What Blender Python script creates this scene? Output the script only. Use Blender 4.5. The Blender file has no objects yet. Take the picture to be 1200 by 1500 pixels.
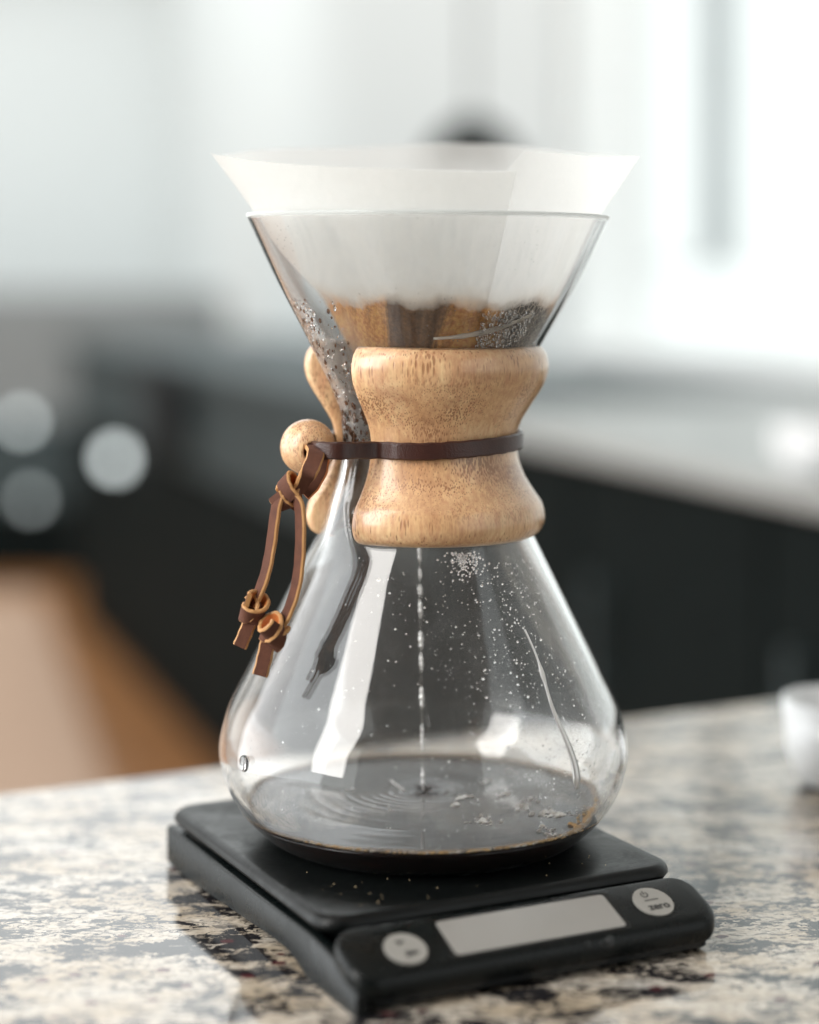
import bpy, bmesh, math, random
from mathutils import Vector, Matrix, noise
random.seed(7)
sc = bpy.context.scene
COL = sc.collection
PI = math.pi

# ------------------------------------------------------------------ camera
F_PX, CX, HY = 2880.0, 620.0, 395.0          # focal length in photo pixels, principal column, horizon row
CAM = Vector((0, -0.64, 0.203))
cam_d = bpy.data.cameras.new("camera"); cam = bpy.data.objects.new("camera", cam_d); COL.objects.link(cam)
cam.location = CAM; cam.rotation_euler = (PI/2, 0, 0)
cam_d.sensor_fit = 'HORIZONTAL'; cam_d.sensor_width = 36; cam_d.lens = 36*F_PX/1200
cam_d.shift_x = -(CX-600)/1200; cam_d.shift_y = -(750-HY)/1200
cam_d.clip_start = 0.02; cam_d.clip_end = 60
cam_d.dof.use_dof = True; cam_d.dof.focus_distance = 0.607; cam_d.dof.aperture_fstop = 4.1
sc.camera = cam

# ------------------------------------------------------------------ render / world / lamps
sc.view_settings.view_transform = 'Standard'; sc.view_settings.look = 'None'
sc.view_settings.exposure = 0.52; sc.view_settings.gamma = 1.0
sc.render.engine = 'CYCLES'
cy = sc.cycles
cy.max_bounces = 20; cy.transmission_bounces = 18; cy.diffuse_bounces = 8; cy.glossy_bounces = 8
cy.transparent_max_bounces = 16; cy.sample_clamp_indirect = 8; cy.use_denoising = True
cy.caustics_reflective = True; cy.caustics_refractive = True
W = bpy.data.worlds.new("World"); sc.world = W; W.use_nodes = True
W.node_tree.nodes['Background'].inputs[0].default_value = (0.90, 0.93, 0.92, 1)
W.node_tree.nodes['Background'].inputs[1].default_value = 0.95

def area(name, loc, target, sx, sy, energy, col):
    d = bpy.data.lights.new(name, 'AREA'); d.shape = 'RECTANGLE'; d.size = sx; d.size_y = sy
    d.energy = energy; d.color = col
    o = bpy.data.objects.new(name, d); COL.objects.link(o); o.location = loc
    o.rotation_euler = (Vector(target)-Vector(loc)).to_track_quat('-Z', 'Y').to_euler()
    return o
# side lamps stand in for window daylight; the last two are added fill
area("window_light_left", (-2.2, 0.0, 0.55), (0, 0, 0.1), 3.0, 2.2, 46, (0.95, 0.98, 1.0))
area("window_light_right", (1.95, 0.35, 0.45), (0, 0, 0.1), 1.2, 2.0, 13, (1.0, 0.98, 0.95))
area("end_wall_fill", (-2.2, 5.2, 1.5), (-2.2, 7.5, 0.3), 2.5, 1.2, 18, (0.96, 1.0, 1.0))  # added lamp, only to brighten the end wall
area("key_strip_fill", (-1.15, -0.85, 0.95), (0, 0, 0.1), 0.60, 1.5, 20, (1.0, 0.97, 0.93))  # added front-left strip that lights the collar and streaks the bulb

# ------------------------------------------------------------------ helpers
def px(x, y, depth):
    """world point seen at photo pixel (x, y) at the given distance in front of the camera"""
    return Vector(((x-CX)/F_PX*depth, CAM.y+depth, CAM.z-(y-HY)/F_PX*depth))

def obj(name, verts, faces, mat=None, parent=None, smooth=True, loc=None, mi=None):
    me = bpy.data.meshes.new(name); me.from_pydata([tuple(v) for v in verts], [], faces)
    mats = mat if isinstance(mat, (list, tuple)) else [mat]
    for m in mats:
        if m: me.materials.append(m)
    if mi: me.polygons.foreach_set('material_index', mi)
    me.update()
    bm = bmesh.new(); bm.from_mesh(me); bmesh.ops.recalc_face_normals(bm, faces=bm.faces); bm.to_mesh(me); bm.free()
    if smooth: me.polygons.foreach_set('use_smooth', [True]*len(me.polygons))
    o = bpy.data.objects.new(name, me); COL.objects.link(o)
    if loc: o.location = loc
    if parent: o.parent = parent
    return o

def tag(o, label=None, cat=None, group=None, kind=None):
    if label: o['label'] = label
    if cat: o['category'] = cat
    if group: o['group'] = group
    if kind: o['kind'] = kind
    return o

def empty(name, loc, label, cat, group=None, rz=0):
    o = bpy.data.objects.new(name, None); COL.objects.link(o); o.location = loc; o.rotation_euler = (0, 0, rz)
    o.empty_display_size = 0.02
    return tag(o, label, cat, group)

class MB:
    def __init__(s): s.v = []; s.f = []
    def add(s, vs, fs):
        n = len(s.v); s.v += [tuple(v) for v in vs]; s.f += [tuple(i+n for i in f) for f in fs]
    def box(s, a, b, frame=None):
        x0, y0, z0 = a; x1, y1, z1 = b
        vs = [(x0,y0,z0),(x1,y0,z0),(x1,y1,z0),(x0,y1,z0),(x0,y0,z1),(x1,y0,z1),(x1,y1,z1),(x0,y1,z1)]
        if frame: vs = [frame(*v) for v in vs]
        s.add(vs, [(0,3,2,1),(4,5,6,7),(0,1,5,4),(1,2,6,5),(2,3,7,6),(3,0,4,7)])
    def rings(s, rings, cap0=True, cap1=True, closed=True):
        n = len(rings[0]); vs = [p for r in rings for p in r]; fs = []
        for i in range(len(rings)-1):
            for j in range(n if closed else n-1):
                k = (j+1) % n
                fs.append((i*n+j, i*n+k, (i+1)*n+k, (i+1)*n+j))
        if cap0: fs.append(tuple(range(n-1, -1, -1)))
        if cap1: fs.append(tuple((len(rings)-1)*n+j for j in range(n)))
        s.add(vs, fs)
    def build(s, name, mat, parent=None, smooth=True, bevel=None):
        o = obj(name, s.v, s.f, mat, parent, smooth)
        if bevel:
            m = o.modifiers.new('bevel', 'BEVEL'); m.width = bevel; m.segments = 2; m.limit_method = 'ANGLE'
        return o

def shade(o, ang=40):
    me = o.data
    me.polygons.foreach_set('use_smooth', [True]*len(me.polygons))
    bm = bmesh.new(); bm.from_mesh(me)
    for e in bm.edges:
        if len(e.link_faces) == 2 and e.calc_face_angle(0) > math.radians(ang): e.smooth = False
    bm.to_mesh(me); bm.free()
    return o

def pchip(pts):
    """monotone-ish cubic through (t, v) points"""
    ts = [p[0] for p in pts]; vs = [p[1] for p in pts]; n = len(pts)
    h = [ts[i+1]-ts[i] for i in range(n-1)]; d = [(vs[i+1]-vs[i])/h[i] for i in range(n-1)]
    m = [d[0]]+[0 if d[i-1]*d[i] <= 0 else 2*d[i-1]*d[i]/(d[i-1]+d[i]) for i in range(1, n-1)]+[d[-1]]
    def f(t):
        if t <= ts[0]: return vs[0]
        if t >= ts[-1]: return vs[-1]
        i = 0
        while t > ts[i+1]: i += 1
        s = (t-ts[i])/h[i]
        return ((2*s**3-3*s*s+1)*vs[i]+(s**3-2*s*s+s)*h[i]*m[i]+(-2*s**3+3*s*s)*vs[i+1]+(s**3-s*s)*h[i]*m[i+1])
    return f

def catmull(P, n):
    """n samples per span of a Catmull-Rom curve through tuples"""
    P = [Vector(p) for p in P]; out = []
    Q = [P[0]*2-P[1]]+P+[P[-1]*2-P[-2]]
    for i in range(1, len(Q)-2):
        for k in range(n):
            t = k/n; a, b, c, d = Q[i-1], Q[i], Q[i+1], Q[i+2]
            out.append(0.5*((2*b)+(c-a)*t+(2*a-5*b+4*c-d)*t*t+(3*b-a-3*c+d)*t**3))
    out.append(P[-1]); return out

# ------------------------------------------------------------------ materials
class NT:
    def __init__(s, name):
        s.m = bpy.data.materials.new(name); s.m.use_nodes = True; s.t = s.m.node_tree
        for n in list(s.t.nodes): s.t.nodes.remove(n)
        s.out = s.n('ShaderNodeOutputMaterial')
    def n(s, typ, **k):
        nd = s.t.nodes.new(typ)
        for a, b in k.items():
            if a.startswith('i_'):
                key = a[2:].replace('_', ' '); nd.inputs[key].default_value = b
            else: setattr(nd, a, b)
        return nd
    def l(s, a, b): s.t.links.new(a, b)
    def coord(s, scale=(1,1,1), rot=(0,0,0), which='Object'):
        c = s.n('ShaderNodeTexCoord'); m = s.n('ShaderNodeMapping'); m.inputs['Scale'].default_value = scale
        m.inputs['Rotation'].default_value = rot; s.l(c.outputs[which], m.inputs[0]); return m.outputs[0]
    def noise(s, vec, scale, detail=3, rough=.5, dist=0):
        n = s.n('ShaderNodeTexNoise'); n.inputs['Scale'].default_value = scale; n.inputs['Detail'].default_value = detail
        n.inputs['Roughness'].default_value = rough; n.inputs['Distortion'].default_value = dist; s.l(vec, n.inputs['Vector']); return n.outputs[0]
    def vor(s, vec, scale, feature='F1', out='Distance'):
        n = s.n('ShaderNodeTexVoronoi', feature=feature); n.inputs['Scale'].default_value = scale; s.l(vec, n.inputs['Vector']); return n.outputs[out]
    def ramp(s, fac, stops, interp='LINEAR'):
        r = s.n('ShaderNodeValToRGB'); cr = r.color_ramp; cr.interpolation = interp
        while len(cr.elements) < len(stops): cr.elements.new(.5)
        for e, (p, c) in zip(cr.elements, stops):
            e.position = p; e.color = (c, c, c, 1) if isinstance(c, (int, float)) else (*c, 1)
        s.l(fac, r.inputs[0]); return r.outputs[0]
    def mix(s, fac, a, b, mode='MIX'):
        m = s.n('ShaderNodeMix', data_type='RGBA', blend_type=mode)
        for sock, v in ((m.inputs[0], fac), (m.inputs[6], a), (m.inputs[7], b)):
            if isinstance(v, (int, float)): sock.default_value = v
            elif isinstance(v, tuple): sock.default_value = (*v, 1)
            else: s.l(v, sock)
        return m.outputs[2]
    def math(s, op, a, b=0.0, c=0.0, clamp=False):
        m = s.n('ShaderNodeMath', operation=op, use_clamp=clamp)
        for i, v in enumerate((a, b, c)):
            if isinstance(v, (int, float)): m.inputs[i].default_value = v
            else: s.l(v, m.inputs[i])
        return m.outputs[0]
    def bump(s, h, strength, dist=.001):
        b = s.n('ShaderNodeBump'); b.inputs['Strength'].default_value = strength; b.inputs['Distance'].default_value = dist
        s.l(h, b.inputs['Height']); return b.outputs[0]
    def pr(s, base=(.5,.5,.5), rough=.5, normal=None, **k):
        p = s.n('ShaderNodeBsdfPrincipled')
        for sock, v in ((p.inputs['Base Color'], base), (p.inputs['Roughness'], rough)):
            if isinstance(v, tuple): sock.default_value = (*v, 1)
            elif isinstance(v, (int, float)): sock.default_value = v
            else: s.l(v, sock)
        if normal: s.l(normal, p.inputs['Normal'])
        for a, b in k.items(): p.inputs[a.replace('_', ' ')].default_value = b
        return p
    def done(s, shader):
        s.l(shader.outputs[0] if hasattr(shader, 'outputs') else shader, s.out.inputs[0]); return s.m

def simple(name, base, rough=.5, nscale=40, namp=.12, bump=.1, wear=0, **k):
    t = NT(name); c = t.coord(); n = t.noise(c, nscale, 4)
    if wear: rough = t.math('MULTIPLY_ADD', t.ramp(t.noise(c, 70, 6, .7, .6), [(.40,0),(.65,1)]), wear, rough)
    col = t.mix(n, tuple(v*(1-namp) for v in base), tuple(min(1, v*(1+namp)) for v in base))
    return t.done(t.pr(col, rough, t.bump(n, bump, .0005), **k))

def emis(name, col, strength):
    t = NT(name); e = t.n('ShaderNodeEmission'); e.inputs[0].default_value = (*col, 1); e.inputs[1].default_value = strength
    return t.done(e)

def m_granite():
    t = NT('granite'); c = t.coord((1,1,1), (0,0,math.radians(-14)))
    st = t.coord((.62,1.15,1), (0,0,math.radians(-14)))
    big = t.noise(t.coord((.55,1,1)), 32, 5, .65)
    base = t.ramp(big, [(.30,(.27,.22,.155)),(.42,(.42,.35,.26)),(.56,(.52,.47,.40)),(.70,(.40,.385,.355)),(.84,(.25,.25,.245))])
    fine = t.noise(c, 420, 3, .6)
    base = t.mix(.45, base, t.ramp(fine, [(.3,.25),(.7,.85)]), 'OVERLAY')
    wall = t.noise(st, 300, 8, .72, .8)
    zone = t.noise(st, 55, 4, .6, .5)
    blk = t.math('ADD', wall, t.math('MULTIPLY', t.math('SUBTRACT', zone, .5), 1.0))
    black = t.ramp(blk, [(.525,0),(.545,1)])
    grey = t.ramp(t.noise(st, 230, 8, .75, .6), [(.52,0),(.57,.8)])
    base = t.mix(grey, base, (.10,.092,.085))
    base = t.mix(black, base, (.016,.015,.017))
    vz = t.n('ShaderNodeTexVoronoi'); vz.inputs['Scale'].default_value = 150; t.l(t.coord((.8,1.15,1)), vz.inputs['Vector'])
    sel = t.math('GREATER_THAN', t.n('ShaderNodeSeparateColor').outputs[0], 2)
    sp = t.n('ShaderNodeSeparateColor'); t.l(vz.outputs['Color'], sp.inputs[0])
    pick = t.math('GREATER_THAN', sp.outputs[0], .88)
    dist = t.math('ADD', vz.outputs['Distance'], t.math('MULTIPLY', t.noise(c, 260, 2), .18))
    gar = t.math('MULTIPLY', pick, t.ramp(dist, [(.33,1),(.38,0)]))
    base = t.mix(gar, base, (.085,.018,.022))
    rough = t.ramp(t.noise(c, 8, 3), [(.3,.06),(.7,.11)])
    p = t.pr(base, rough, t.bump(t.noise(c, 30, 2), .02, .001), IOR=1.52)
    p.inputs['Coat Weight'].default_value = .12; p.inputs['Coat Roughness'].default_value = .04
    return t.done(p)
GRANITE = m_granite()

def m_wood(name='maple', pale=0.0):
    t = NT(name); c = t.coord(); big = t.noise(t.coord((1,1,.8)), 26, 4, .6, .4)
    base = t.ramp(big, [(.28,(.46,.235,.115)),(.46,(.63,.375,.195)),(.62,(.73,.475,.27)),(.8,(.54,.29,.145))])
    fib = t.noise(t.coord((1,1,.10)), 900, 3, .6)
    base = t.mix(.6, base, t.ramp(fib, [(.3,.30),(.7,.74)]), 'OVERLAY')
    # open pores: short dark dashes along the grain, denser in patches
    wv = t.coord((1,1,.24), (.10,0,0))
    v1 = t.vor(wv, 1900); n1 = t.noise(t.coord((1,1,1.6)), 60, 3)
    pores = t.ramp(t.math('SUBTRACT', v1, t.math('MULTIPLY', t.math('SUBTRACT', n1, .38), 1.3)), [(.10,1),(.24,0)])
    v2 = t.vor(t.coord((1,1,.12), (0,.06,0)), 1050)
    sep = t.n('ShaderNodeSeparateXYZ'); tcz = t.n('ShaderNodeTexCoord'); t.l(tcz.outputs['Object'], sep.inputs[0])
    ends = t.ramp(t.math('MULTIPLY', t.math('ABSOLUTE', t.math('SUBTRACT', sep.outputs[2], .128)), 30), [(.45,0),(.75,1)])
    p2 = t.ramp(t.math('SUBTRACT', v2, t.math('MULTIPLY', t.math('SUBTRACT', t.noise(t.coord((1,1,.6)), 90, 2), .46), 1.1)), [(.06,1),(.25,0)])
    p2 = t.math('MULTIPLY', p2, ends); pores = t.math('MULTIPLY', pores, t.math('SUBTRACT', 1.15, ends, clamp=True))
    dark = t.math('MULTIPLY', t.math('MAXIMUM', pores, p2), .72)
    base = t.mix(dark, base, (.20,.075,.028))
    smoky = t.ramp(t.noise(t.coord((1,1,1.4)), 34, 5, .65, .5), [(.46,0),(.66,.6)])
    base = t.mix(smoky, base, (.36,.17,.08))
    b = t.bump(t.math('MULTIPLY', dark, -1), .25, .0003)
    return t.done(t.pr(base, .34, b, Coat_Weight=.5, Coat_Roughness=.16))
WOOD = m_wood()

def m_leather(name, a, b_, rough):
    t = NT(name); c = t.coord(); n = t.noise(c, 260, 5, .65); n2 = t.noise(c, 60, 3)
    base = t.mix(n, a, b_); base = t.mix(t.math('MULTIPLY', n2, .35), base, tuple(v*.45 for v in a))
    return t.done(t.pr(base, rough, t.bump(t.vor(c, 1900), .22, .0003)))
LEATHER = m_leather('brown_leather', (.50,.140,.036), (.70,.26,.075), .45)
SUEDE = m_leather('leather_flesh_side', (.045,.014,.008), (.17,.06,.03), .9)
EDGE = m_leather('raw_leather_edge', (.42,.19,.065), (.60,.34,.13), .6)
DARKSTRAP = m_leather('dark_leather', (.024,.008,.007), (.070,.022,.014), .34)

def m_glass(film=True):
    t = NT('misted_glass' if film else 'carafe_glass'); g = t.n('ShaderNodeBsdfGlass'); g.inputs['IOR'].default_value = 1.47; g.inputs['Roughness'].default_value = 0
    g.inputs[0].default_value = (1,1,1,1)
    # condensation film: fine grey-white mist that sits on the glass in streaks
    d = t.n('ShaderNodeBsdfDiffuse'); d.inputs[0].default_value = (.85,.88,.88,1)
    tr = t.n('ShaderNodeBsdfTranslucent'); tr.inputs[0].default_value = (.85,.88,.88,1)
    md = t.n('ShaderNodeMixShader'); md.inputs[0].default_value = .55; t.l(d.outputs[0], md.inputs[1]); t.l(tr.outputs[0], md.inputs[2])
    st = t.noise(t.coord((1,1,.22)), 60, 5, .6, .3)
    sm = t.noise(t.coord(), 22, 4, .6)
    speck = t.vor(t.coord(), 620); spm = t.noise(t.coord((1,1,.7)), 30, 3)
    sep = t.n('ShaderNodeSeparateXYZ'); tc = t.n('ShaderNodeTexCoord'); t.l(tc.outputs['Object'], sep.inputs[0])
    z = sep.outputs[2]
    zm = t.ramp(t.math('MULTIPLY', z, 1/.20), [(.02,.10),(.10,.35),(.20,.16),(.42,.35),(.50,.7),(.72,.25),(.82,.03),(1,.25)])
    f = t.math('MULTIPLY', t.math('MULTIPLY', t.ramp(st, [(.42,.12),(.72,1)]), t.ramp(sm, [(.35,.15),(.65,1)])), zm)
    f = t.math('MULTIPLY', f, .26)
    sp = t.math('MULTIPLY', t.ramp(speck, [(.10,1),(.20,0)]), t.ramp(spm, [(.50,0),(.60,.55)]))
    f = t.math('ADD', f, t.math('MULTIPLY', sp, .5), clamp=True)
    f = t.math('ADD', f, t.ramp(t.math('MULTIPLY', z, 5), [(.9968,0),(.9985,.5)]), clamp=True)
    az = t.math('ARCTAN2', sep.outputs[0], t.math('MULTIPLY', sep.outputs[1], -1))
    chm = t.ramp(t.math('ABSOLUTE', t.math('ADD', az, .98)), [(.10,1),(.42,0)])
    chz = t.ramp(t.math('MULTIPLY', z, 5), [(.60,0),(.66,1),(.80,.75),(.90,.0)])
    f = t.math('ADD', f, t.math('MULTIPLY', t.math('MULTIPLY', chm, chz), t.math('MULTIPLY_ADD', t.ramp(st, [(.40,.3),(.65,1)]), .60, .08)), clamp=True)  # channel condensation, with extra white painted in for a window reflection
    if not film: f = t.ramp(t.math('MULTIPLY', z, 5), [(.9968,0),(.9985,.5)])
    # film denser at oblique view; also whitens outlines in place of bright side reflections
    lw = t.n('ShaderNodeLayerWeight'); lw.inputs[0].default_value = .5
    cosv = t.math('MAXIMUM', t.math('SUBTRACT', 1, lw.outputs['Facing']), .06)
    f = t.math('SUBTRACT', 1, t.math('POWER', t.math('SUBTRACT', 1, t.math('ADD', f, .006, clamp=True), clamp=True), t.math('DIVIDE', 1, cosv)), clamp=True)
    mx = t.n('ShaderNodeMixShader'); t.l(f, mx.inputs[0]); t.l(g.outputs[0], mx.inputs[1]); t.l(md.outputs[0], mx.inputs[2])
    return t.done(mx)
GLASS = m_glass(False); MISTED = m_glass(True)
def m_clear(name, ior=1.33, col=(1,1,1)):
    t = NT(name); g = t.n('ShaderNodeBsdfGlass'); g.inputs['IOR'].default_value = ior; g.inputs[0].default_value = (*col, 1)
    return t.done(g)
WATER = m_clear('water_drops')

def m_foam(name, col, clear):
    t = NT(name); p = t.pr(col, .12); p.inputs['IOR'].default_value = 1.33
    tr = t.n('ShaderNodeBsdfTransparent'); mx = t.n('ShaderNodeMixShader'); mx.inputs[0].default_value = clear
    t.l(p.outputs[0], mx.inputs[1]); t.l(tr.outputs[0], mx.inputs[2]); return t.done(mx)
FOAM = m_foam('bubble_film', (.80,.74,.66), .30)
def m_bubble(name, col, solid):
    t = NT(name); p = t.pr(col, .08); p.inputs['IOR'].default_value = 1.4
    lw = t.n('ShaderNodeLayerWeight'); lw.inputs[0].default_value = .55
    tr = t.n('ShaderNodeBsdfTransparent'); mx = t.n('ShaderNodeMixShader'); t.l(t.ramp(lw.outputs['Facing'], [(.25,1-solid),(.8,0)]), mx.inputs[0])
    t.l(p.outputs[0], mx.inputs[1]); t.l(tr.outputs[0], mx.inputs[2]); return t.done(mx)
def m_glint(name, col=(.95,.94,.92)):
    t = NT(name); return t.done(t.pr(col, .25, Metallic=.5))  # pale half-metal: bright glints put into the base colour
BUBBLE = m_bubble('bubble_shell', (.86,.80,.72), .12); SPARK = m_bubble('edge_bubble_shell', (.95,.90,.80), .6)
AMBER = m_foam('amber_froth', (.75,.45,.20), .15)

STREAM = m_glint('glint_white_coffee')  # coffee drawn near white, its highlights painted into the colour

def m_coffee():
    t = NT('brewed_coffee'); p = t.pr((.010,.003,.002), .03); p.inputs['IOR'].default_value = 1.40
    n = t.noise(t.coord(), 150, 3)
    t.l(t.bump(n, .05, .0006), p.inputs['Normal']); return t.done(p)
COFFEE = m_coffee()

def m_paper(flap=False):
    t = NT('filter_flap_paper' if flap else 'filter_paper')
    tc = t.n('ShaderNodeTexCoord'); sep = t.n('ShaderNodeSeparateXYZ'); t.l(tc.outputs['Object'], sep.inputs[0])
    x, y, z = sep.outputs
    c = tc.outputs['Object']
    wob = t.noise(t.coord((1,1,.6)), 90, 4, .6)
    level = t.math('ADD', z, t.math('MULTIPLY', t.math('SUBTRACT', wob, .5), .009))
    wet = t.ramp(t.math('MULTIPLY_ADD', level, 100, -16.75), [(.36,1),(.48,.45),(.80,0)])        # z in cm, wet up to about 17.2
    # bands of grounds that cling behind the paper
    band = t.noise(t.coord((1,.2,.12), (0,.0,0)), 58, 5, .6, .7)
    tan = t.ramp(band, [(.36,(.12,.058,.024)),(.44,(.20,.095,.036)),(.51,(.62,.30,.08)),(.60,(.80,.45,.16)),(.68,(.20,.10,.045))])
    gr = t.noise(c, 700, 4, .7)
    tan = t.mix(.6, tan, t.ramp(gr, [(.35,.15),(.65,.8)]), 'OVERLAY')
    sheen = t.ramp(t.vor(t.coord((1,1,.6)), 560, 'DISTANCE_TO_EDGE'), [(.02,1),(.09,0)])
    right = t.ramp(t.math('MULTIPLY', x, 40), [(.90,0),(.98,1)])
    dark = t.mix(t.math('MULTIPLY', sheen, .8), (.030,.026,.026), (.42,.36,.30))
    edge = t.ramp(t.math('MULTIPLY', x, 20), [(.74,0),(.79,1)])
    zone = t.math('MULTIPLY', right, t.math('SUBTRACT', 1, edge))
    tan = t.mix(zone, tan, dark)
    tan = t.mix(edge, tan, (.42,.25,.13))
    fib = t.noise(c, 420, 4, .6)
    dry = t.mix(fib, (.90,.91,.89), (.96,.96,.94))
    warm = t.ramp(t.math('MULTIPLY_ADD', level, 100, -17.0), [(0,.55),(.9,.0)])
    dry = t.mix(t.math('MULTIPLY', warm, .6), dry, (.78,.55,.30))
    dots = t.math('MULTIPLY', t.ramp(t.vor(t.coord(), 110), [(.045,1),(.065,0)]), t.ramp(t.math('MULTIPLY', z, 5), [(.80,1),(.93,0)]))
    dry = t.mix(t.math('MULTIPLY', dots, .75), dry, (.25,.12,.06))
    col = t.mix(wet, dry, tan)
    d = t.pr(col, .55); t.l(t.bump(t.math('ADD', t.noise(c, 500, 5, .7), t.math('MULTIPLY', t.noise(t.coord((1,1,.35)), 40, 4, .6, .5), 3.0)), .5, .0006), d.inputs['Normal'])
    tr = t.n('ShaderNodeBsdfTranslucent'); t.l(col, tr.inputs[0])
    mx = t.n('ShaderNodeMixShader'); t.l(t.ramp(wet, [(0,.55),(1,.25)]), mx.inputs[0]); t.l(d.outputs[0], mx.inputs[1]); t.l(tr.outputs[0], mx.inputs[2])
    ts = t.n('ShaderNodeBsdfTransparent'); m2 = t.n('ShaderNodeMixShader')
    t.l(t.ramp(wet, [(0,.48 if not flap else .32),(1,.0)]), m2.inputs[0]); t.l(mx.outputs[0], m2.inputs[1]); t.l(ts.outputs[0], m2.inputs[2])
    return t.done(m2)
PAPER = m_paper(); FLAP = m_paper(True)
GROUNDS = simple('wet_coffee_grounds', (.035,.018,.010), .35, 500, .6, .9)
PLASTIC = simple('black_textured_plastic', (.004,.005,.005), .28, 900, .3, .10, wear=.16, Specular_IOR_Level=.2)
PLASTIC_SATIN = simple('black_satin_plastic', (.003,.0045,.0045), .22, 1200, .3, .05, wear=.14, Specular_IOR_Level=.2)
GLOSSBLK = simple('black_gloss_plastic', (.005,.006,.006), .16, 200, .2, .02, Specular_IOR_Level=.3)
SCREEN = simple('grey_lcd', (.27,.262,.245), .16, 60, .06, .01)
BUTTON = simple('grey_rubber', (.27,.262,.24), .5, 300, .08, .1)
INK = simple('dark_print', (.02,.02,.02), .6)

def blob(center, nrm, r, h, mat, name, parent, flat=.0):
    nrm = nrm.normalized(); a = nrm.orthogonal().normalized(); b = nrm.cross(a); mb = MB(); rings = []
    for k in range(7):
        t_ = math.radians(90*k/6); rr = r*math.cos(t_)+.00002; hh = h*math.sin(t_)
        rings.append([center+nrm*hh+a*rr*math.cos(2*PI*j/20)+b*rr*math.sin(2*PI*j/20) for j in range(20)])
    rings.insert(0, [center-nrm*.0004+a*r*math.cos(2*PI*j/20)+b*r*math.sin(2*PI*j/20) for j in range(20)])
    mb.rings(rings); return mb.build(name, mat, parent)

# ------------------------------------------------------------------ island countertop
U = Vector((.895,.446,0)); V = Vector((-.446,.895,0))
def fr(origin):
    return lambda u, v, z: origin+U*u+V*v+Vector((0,0,z))
back_pt = px(0, 1160, .203*F_PX/765)
fi = fr(Vector((back_pt.x, back_pt.y, 0)))
mb = MB(); mb.box((-1.6,-1.15,-.035), (1.3,0,0), fi)
o = mb.build('countertop', GRANITE, smooth=False, bevel=.004); tag(o, kind='structure')

# ------------------------------------------------------------------ kitchen scale
FC = Vector((-.0272,-.088,0)); HP = .020
def rrect(u0, u1, v0, v1, r, n=8):
    pts = []
    for cu, cv, a0 in ((u1-r,v1-r,0),(u0+r,v1-r,90),(u0+r,v0+r,180),(u1-r,v0+r,270)):
        for k in range(n+1):
            a = math.radians(a0+90*k/n); pts.append((cu+r*math.cos(a), cv+r*math.sin(a)))
    return pts
scale = empty('kitchen_scale', (FC.x, FC.y, 0), 'black digital kitchen scale standing on the granite countertop under the glass carafe', 'scale', rz=math.atan2(U.y, U.x))
def slab(name, mat, u0, u1, v0, v1, r, levels, parent=scale, zf=None, cap0=True):
    """rounded slab: levels = (inset, z) from the bottom up"""
    mb = MB(); rings = []
    for ins, z in levels:
        ring = rrect(u0+ins, u1-ins, v0+ins, v1-ins, max(r-ins, .0004))
        rings.append([(a, b, z if zf is None else zf(a, b, z)) for a, b in ring])
    mb.rings(rings, cap0, True)
    return shade(mb.build(name, mat, parent), 35)
A, B = .119, .134
def rnd(r, z1, n=5, ins0=0):
    return [(ins0+r*(1-math.cos(math.radians(90*k/n))), z1-r+r*math.sin(math.radians(90*k/n))) for k in range(n+1)]
slab('weighing_platform', PLASTIC, -.001, A, 0, B, .010, [(.007,.0146),(.004,.0149),(.0012,.0154)]+[(i, z) for i, z in rnd(.0030, .0200)])
slab('inner_post', GLOSSBLK, .008, A-.008, .004, B-.010, .006, [(0,.006),(0,.0141)])
# base with thin side rails: outline seen from the side, arched between its feet
def rail(uo, v0=-.0215):
    mb = MB(); N = 60; ring_a, ring_b = [], []
    top = pchip([(-.022,.0062),(-.014,.0090),(-.004,.0118),(.015,.0132),(.134,.0132)])
    bot = pchip([(-.022,.0),(.0105,.0),(.018,.0022),(.030,.0042),(.060,.0030),(.100,.0012),(.122,.0004),(.134,.0012)])
    prof = []
    for k in range(N+1):
        v = v0+(.134-v0)*k/N; prof.append((v, bot(v), top(v)))
    rings = []
    for v, b, t_ in prof:
        rings.append([(uo,v,b),(uo+.0035,v,b+.0002),(uo+.0035,v,t_),(uo+.0009,v,t_),(uo,v,t_-.0009)])
    mb.rings(rings); return mb
shade(rail(-.0006).build('side_rail', PLASTIC_SATIN, scale), 50)
shade(rail(A-.0035, -.006).build('side_rail', PLASTIC_SATIN, scale), 50)
slab('base', PLASTIC_SATIN, .0015, A-.001, -.0195, B-.001, .006, [(.002,.0008),(0,.0022),(0,.0062),(.001,.0072)])
# display housing: sloped face toward the viewer
def face_z(v): return .0180+.0075*(v+.002)/.020
def disp():
    u0, u1, v0, v1 = -.0008, .1195, -.0225, -.0015
    mb = MB(); rings = []
    for ins, dz in ((.0025,-.0075),(.0006,-.0066),(0,-.0050),(0,-.0022),(.0003,-.0012),(.0010,-.0004),(.0022,0)):
        ring = rrect(u0+ins, u1-ins, v0+ins, v1-ins, .0075-ins)
        rings.append([(a, b, max(face_z(b)+dz, .0016)) for a, b in ring])
    mb.rings(rings); return mb
shade(disp().build('display_housing', PLASTIC_SATIN, scale), 35)
slab('lower_housing', GLOSSBLK, .003, .1165, -.0200, -.002, .004, [(.0015,.0006),(0,.0016),(0,.0062)])
slope = math.atan2(.0075, .020)
def on_face(u, v, lift=0): return Vector((u, v, face_z(v)))+Vector((0,-math.sin(slope),math.cos(slope)))*lift
def face_shape(name, mat, pts, lift, thick=None, parent=scale):
    mb = MB(); top = [on_face(a, b, lift) for a, b in pts]; bot = [on_face(a, b, lift-(thick or .0003)) for a, b in pts]
    mb.rings([bot, top]); return shade(mb.build(name, mat, parent), 40)
hs = scale
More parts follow.
